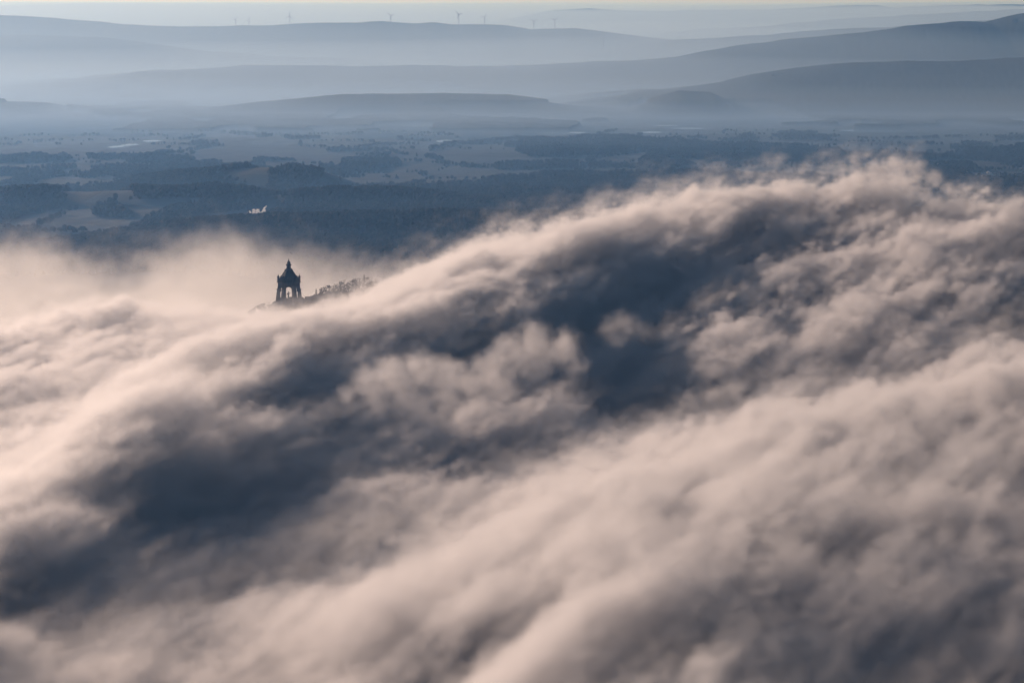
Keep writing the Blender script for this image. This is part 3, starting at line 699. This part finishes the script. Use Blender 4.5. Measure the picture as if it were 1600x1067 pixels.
# ---------------------------------------------------------------- wind turbines on the skyline
M_turb = mat_basic('turbine_grey', (0.12, 0.12, 0.13), 0.7)
TURB = [(368,31,42,22500,'faint wind turbine, leftmost on the skyline'),(389,32,42.5,22500,'faint wind turbine just right of the leftmost one'),(453,26,41,22500,'faint wind turbine alone above the monument'),
        (611,25,39,22500,'tall wind turbine on the skyline left of the middle'),(717,23,39,22500,'dark wind turbine in the middle of the skyline, left of a pair'),(757,27.5,40.5,22500,'dark wind turbine in the middle of the skyline, right of a pair'),
        (834,34,48,22500,'faint wind turbine below the left end of the far hill'),(867,32,47,22500,'very faint wind turbine under the far hill'),(943,61,72,19500,'small wind turbine standing lower on a nearer slope'),
        (1084,12,20,39000,'tiny wind turbine on the farthest ridge at the right')]
tower_me = mesh_from('mast', *loft([(3.4, -25), (3.2, 0), (2.2, 97)], 8)); nac_me = bevelled(mesh_from('nacelle', *stack_boxes([(-2.2, 2.2, 6, 97.2), (-2.2, 2.2, 6, 101.4)])), .4)
hub_me = mesh_from('hub', *loft([(0.3, -2), (1.9, -1), (2.0, 1), (0.3, 2.5)], 8))
bl = [(1.3, 0, 0), (-1.3, 0, 0), (0, .8, 0), (3.4, 0, 10), (-2.4, 0, 10), (0, .9, 10), (.9, 0, 52), (-.9, 0, 52), (0, .4, 52)]
blade_me = mesh_from('blade', bl, [(0, 1, 4, 3), (1, 2, 5, 4), (2, 0, 3, 5), (3, 4, 7, 6), (4, 5, 8, 7), (5, 3, 6, 8), (6, 7, 8), (0, 2, 1)])
for m_ in (tower_me, nac_me, hub_me, blade_me): m_.materials.append(M_turb)
for (u, vh, vb, Y, lab) in TURB:
    b0 = P(u, vb, Y); h = P(u, vh, Y)[2] - b0[2]; k = h / 99.3
    t = empty('wind_turbine', tuple(b0), rr.uniform(-.5, .5)); t.scale = (k, k, k); tag(t, lab, 'wind turbine', 'wind turbines on the skyline')
    link('mast', tower_me, None, t); link('nacelle', nac_me, None, t)
    hb = link('hub', hub_me, None, t); hb.location = (0, -7.5, 99.3); hb.rotation_euler = (R(90), 0, 0)
    a0 = rr.random() * 2
    for i in range(3):
        bl_ = link('blade', blade_me, None, t); bl_.location = (0, -7.6, 99.3); bl_.rotation_euler = (0, a0 + i * math.tau / 3, 0)

# ---------------------------------------------------------------- village in the plain at the right
M_wall = mat_basic('pale_render', (0.55, 0.53, 0.49)); M_tile = mat_basic('grey_tiles', (0.18, 0.16, 0.16), .5)
wall_me = mesh_from('wall', [(-6, -4, 0), (6, -4, 0), (6, 4, 0), (-6, 4, 0), (-6, -4, 5), (6, -4, 5), (6, 4, 5), (-6, 4, 5), (-6, 0, 8), (6, 0, 8)],
                    [(0, 1, 5, 4), (2, 3, 7, 6), (1, 2, 6, 9, 5), (3, 0, 4, 8, 7)])
roof_me = mesh_from('roof', [(-6.5, -4.6, 4.7), (6.5, -4.6, 4.7), (6.5, 0, 8.3), (-6.5, 0, 8.3), (6.5, 4.6, 4.7), (-6.5, 4.6, 4.7), (-6.5, -4.6, 4.4), (6.5, -4.6, 4.4), (6.5, 0, 8.0), (-6.5, 0, 8.0), (6.5, 4.6, 4.4), (-6.5, 4.6, 4.4)],
                    [(0, 1, 2, 3), (3, 2, 4, 5), (7, 6, 9, 8), (8, 9, 11, 10), (0, 6, 7, 1), (5, 4, 10, 11), (0, 3, 9, 6), (3, 5, 11, 9), (1, 7, 8, 2), (2, 8, 10, 4)])
wall_me.materials.append(M_wall); roof_me.materials.append(M_tile)
hs_ = []
for i in range(24):
    for _ in range(20):
        u, v = rr.uniform(1440, 1600), rr.uniform(262, 277)
        c = G(u, v)
        if all((c[0] - q[0]) ** 2 + (c[1] - q[1]) ** 2 > 26 ** 2 for q in hs_): break
    hs_.append(c); k = rr.uniform(.9, 1.7)
    zt = float(terrain(np.array([c[0]]), np.array([c[1]]))[0])
    h = empty('house', (c[0], c[1], zt - .3), rr.random() * 3.14); h.scale = (k, k, k)
    tag(h, 'tiny pale house in the village on the plain right of the big fog crest', 'house', 'houses of the village at the right')
    link('wall', wall_me, None, h); link('roof', roof_me, None, h)

# ---------------------------------------------------------------- chimney with its steam plume
cb = G(388, 341); cz = float(terrain(np.array([cb[0]]), np.array([cb[1]]))[0])
ch = link('smokestack', mesh_from('smokestack', *loft([(1.9, -2), (1.5, 22), (1.7, 22.1), (1.7, 23), (1.3, 23.1)], 10)), M_stone, None, (cb[0], cb[1], cz))
tag(ch, 'thin smokestack under the bright white steam plume', 'chimney')
tp = P(388, 338, cb[1]); sc_ = cb[1] / FPX
CURL = [(388,338),(387,335),(387.5,332),(389.5,330.3),(391.5,331.5),(391,333.5),(393,335),(395.5,334),(396,331),(395,329),(397,328),(398.5,330),(397.5,333),(400,334),(402,331.5),(401,329),(403.5,328.3),(404.5,331),(405,333.5),(408,333),(410.5,331),(412,328.8),(413.5,329.5),(412.5,327),(414,324.5),(416.5,322)]
path = np.array([((u - 388) * sc_, -(v - 338) * sc_) for u, v in CURL]); rad = np.interp(np.arange(len(CURL)), [0, 3, 12, 20, 22, 25], [1.6, 1.9, 2.6, 2.6, 2.9, .9])
NP = (80, 24, 46); lo = np.array([-10.0, -12.0, -6.0]); hi = lo + np.array(NP) - 1
qx, qy, qz = np.meshgrid(*[np.linspace(lo[k], hi[k], NP[k]) for k in range(3)], indexing='ij')
pn = fft_noise(NP, 1.0, 9, 1.8, 8); best = np.full(NP, -9.0)
for i in range(len(path) - 1):
    for t in (0, .25, .5, .75):
        c = path[i] * (1 - t) + path[i + 1] * t; r = rad[i] * (1 - t) + rad[i + 1] * t
        best = np.maximum(best, r - np.sqrt((qx - c[0]) ** 2 + (qy - 3 * math.sin(i * .9)) ** 2 + (qz - c[1]) ** 2))
pd = sstep(-.6, 1.2, best + .5 * pn)
pl_ = voxel_object('steam_plume', pd, lo, hi, vol_mat('steam', (1, 1, 1), 0.5, 0.3)); pl_.location = tuple(tp)
tag(pl_, 'bright white curling steam plume over the dark wood at the left', 'steam', kind='stuff')

# ---------------------------------------------------------------- haze
bm = bmesh.new(); bmesh.ops.create_cube(bm, size=1)
for v in bm.verts:
    v.co = Vector((v.co.x * 400000, 139000 + v.co.y * 280000, 275 + v.co.z * 556))
me = bpy.data.meshes.new('haze'); bm.to_mesh(me); bm.free()
tag(link('haze', me, flat_vol_mat('air_haze', (0.22, 0.50, 1.0), 3.4e-5, 0.5, (0.9, 0.9, 0.9))), 'pale blue haze filling the air over the plain', 'haze', kind='stuff')

# mist lying in the far valleys: three blankets, each thinner and higher
def mist_sheet(y0, h0, dens, seed, label, color=(0.52, 0.72, 0.98)):
    rr_ = random.Random(seed); na = 14; V_ = []; F_ = []
    ys = [0, 1500, 4500, 12000, 35000, 235000]; hs = [0.03, .35, .75, 1, 1, 1]; n = len(ys)
    for i in range(na):
        a = -1 + 2 * i / (na - 1); yb = y0 + rr_.uniform(-700, 900)
        for dy, h in zip(ys, hs):
            y = yb + dy; x = a * (5000 + 0.5 * y); V_ += [(x, y, max(1, h0 * h * rr_.uniform(.85, 1.12))), (x, y, -0.5)]
    for i in range(na - 1):
        for j in range(n - 1):
            a = (i * n + j) * 2; b_ = ((i + 1) * n + j) * 2
            F_ += [(a, a + 2, b_ + 2, b_), (a + 1, b_ + 1, b_ + 3, a + 3)]
        a = i * n * 2; b_ = (i + 1) * n * 2; F_.append((a, b_, b_ + 1, a + 1))
        a += 2 * (n - 1); b_ += 2 * (n - 1); F_.append((a, a + 1, b_ + 1, b_))
    for j in range(n - 1):
        a = 2 * j; F_.append((a, a + 1, a + 3, a + 2))
        a = ((na - 1) * n + j) * 2; F_.append((a, a + 2, a + 3, a + 1))
    me = mesh_from('valley_mist', V_, F_)
    bm = bmesh.new(); bm.from_mesh(me); bmesh.ops.recalc_face_normals(bm, faces=bm.faces); bm.to_mesh(me); bm.free()
    tag(link('valley_mist', me, flat_vol_mat('mist', color, dens, 0.5)), label, 'mist', kind='stuff')
mist_sheet(4700, 80, 1.7e-4, 4, 'thin blue mist over the woods and fields of the near plain', (0.24, 0.50, 0.95))
mist_sheet(10600, 55, 2.8e-4, 1, 'lowest pale mist lying on the far fields and lakes')
mist_sheet(11600, 130, 1.9e-4, 2, 'pale blue mist filling the far valleys up to the low hills')
mist_sheet(10600, 250, 1.9e-4, 3, 'thin high mist lying between the farthest hills')
mist_sheet(9600, 450, 1.2e-4, 5, 'faint highest mist veiling even the crests of the far hills')
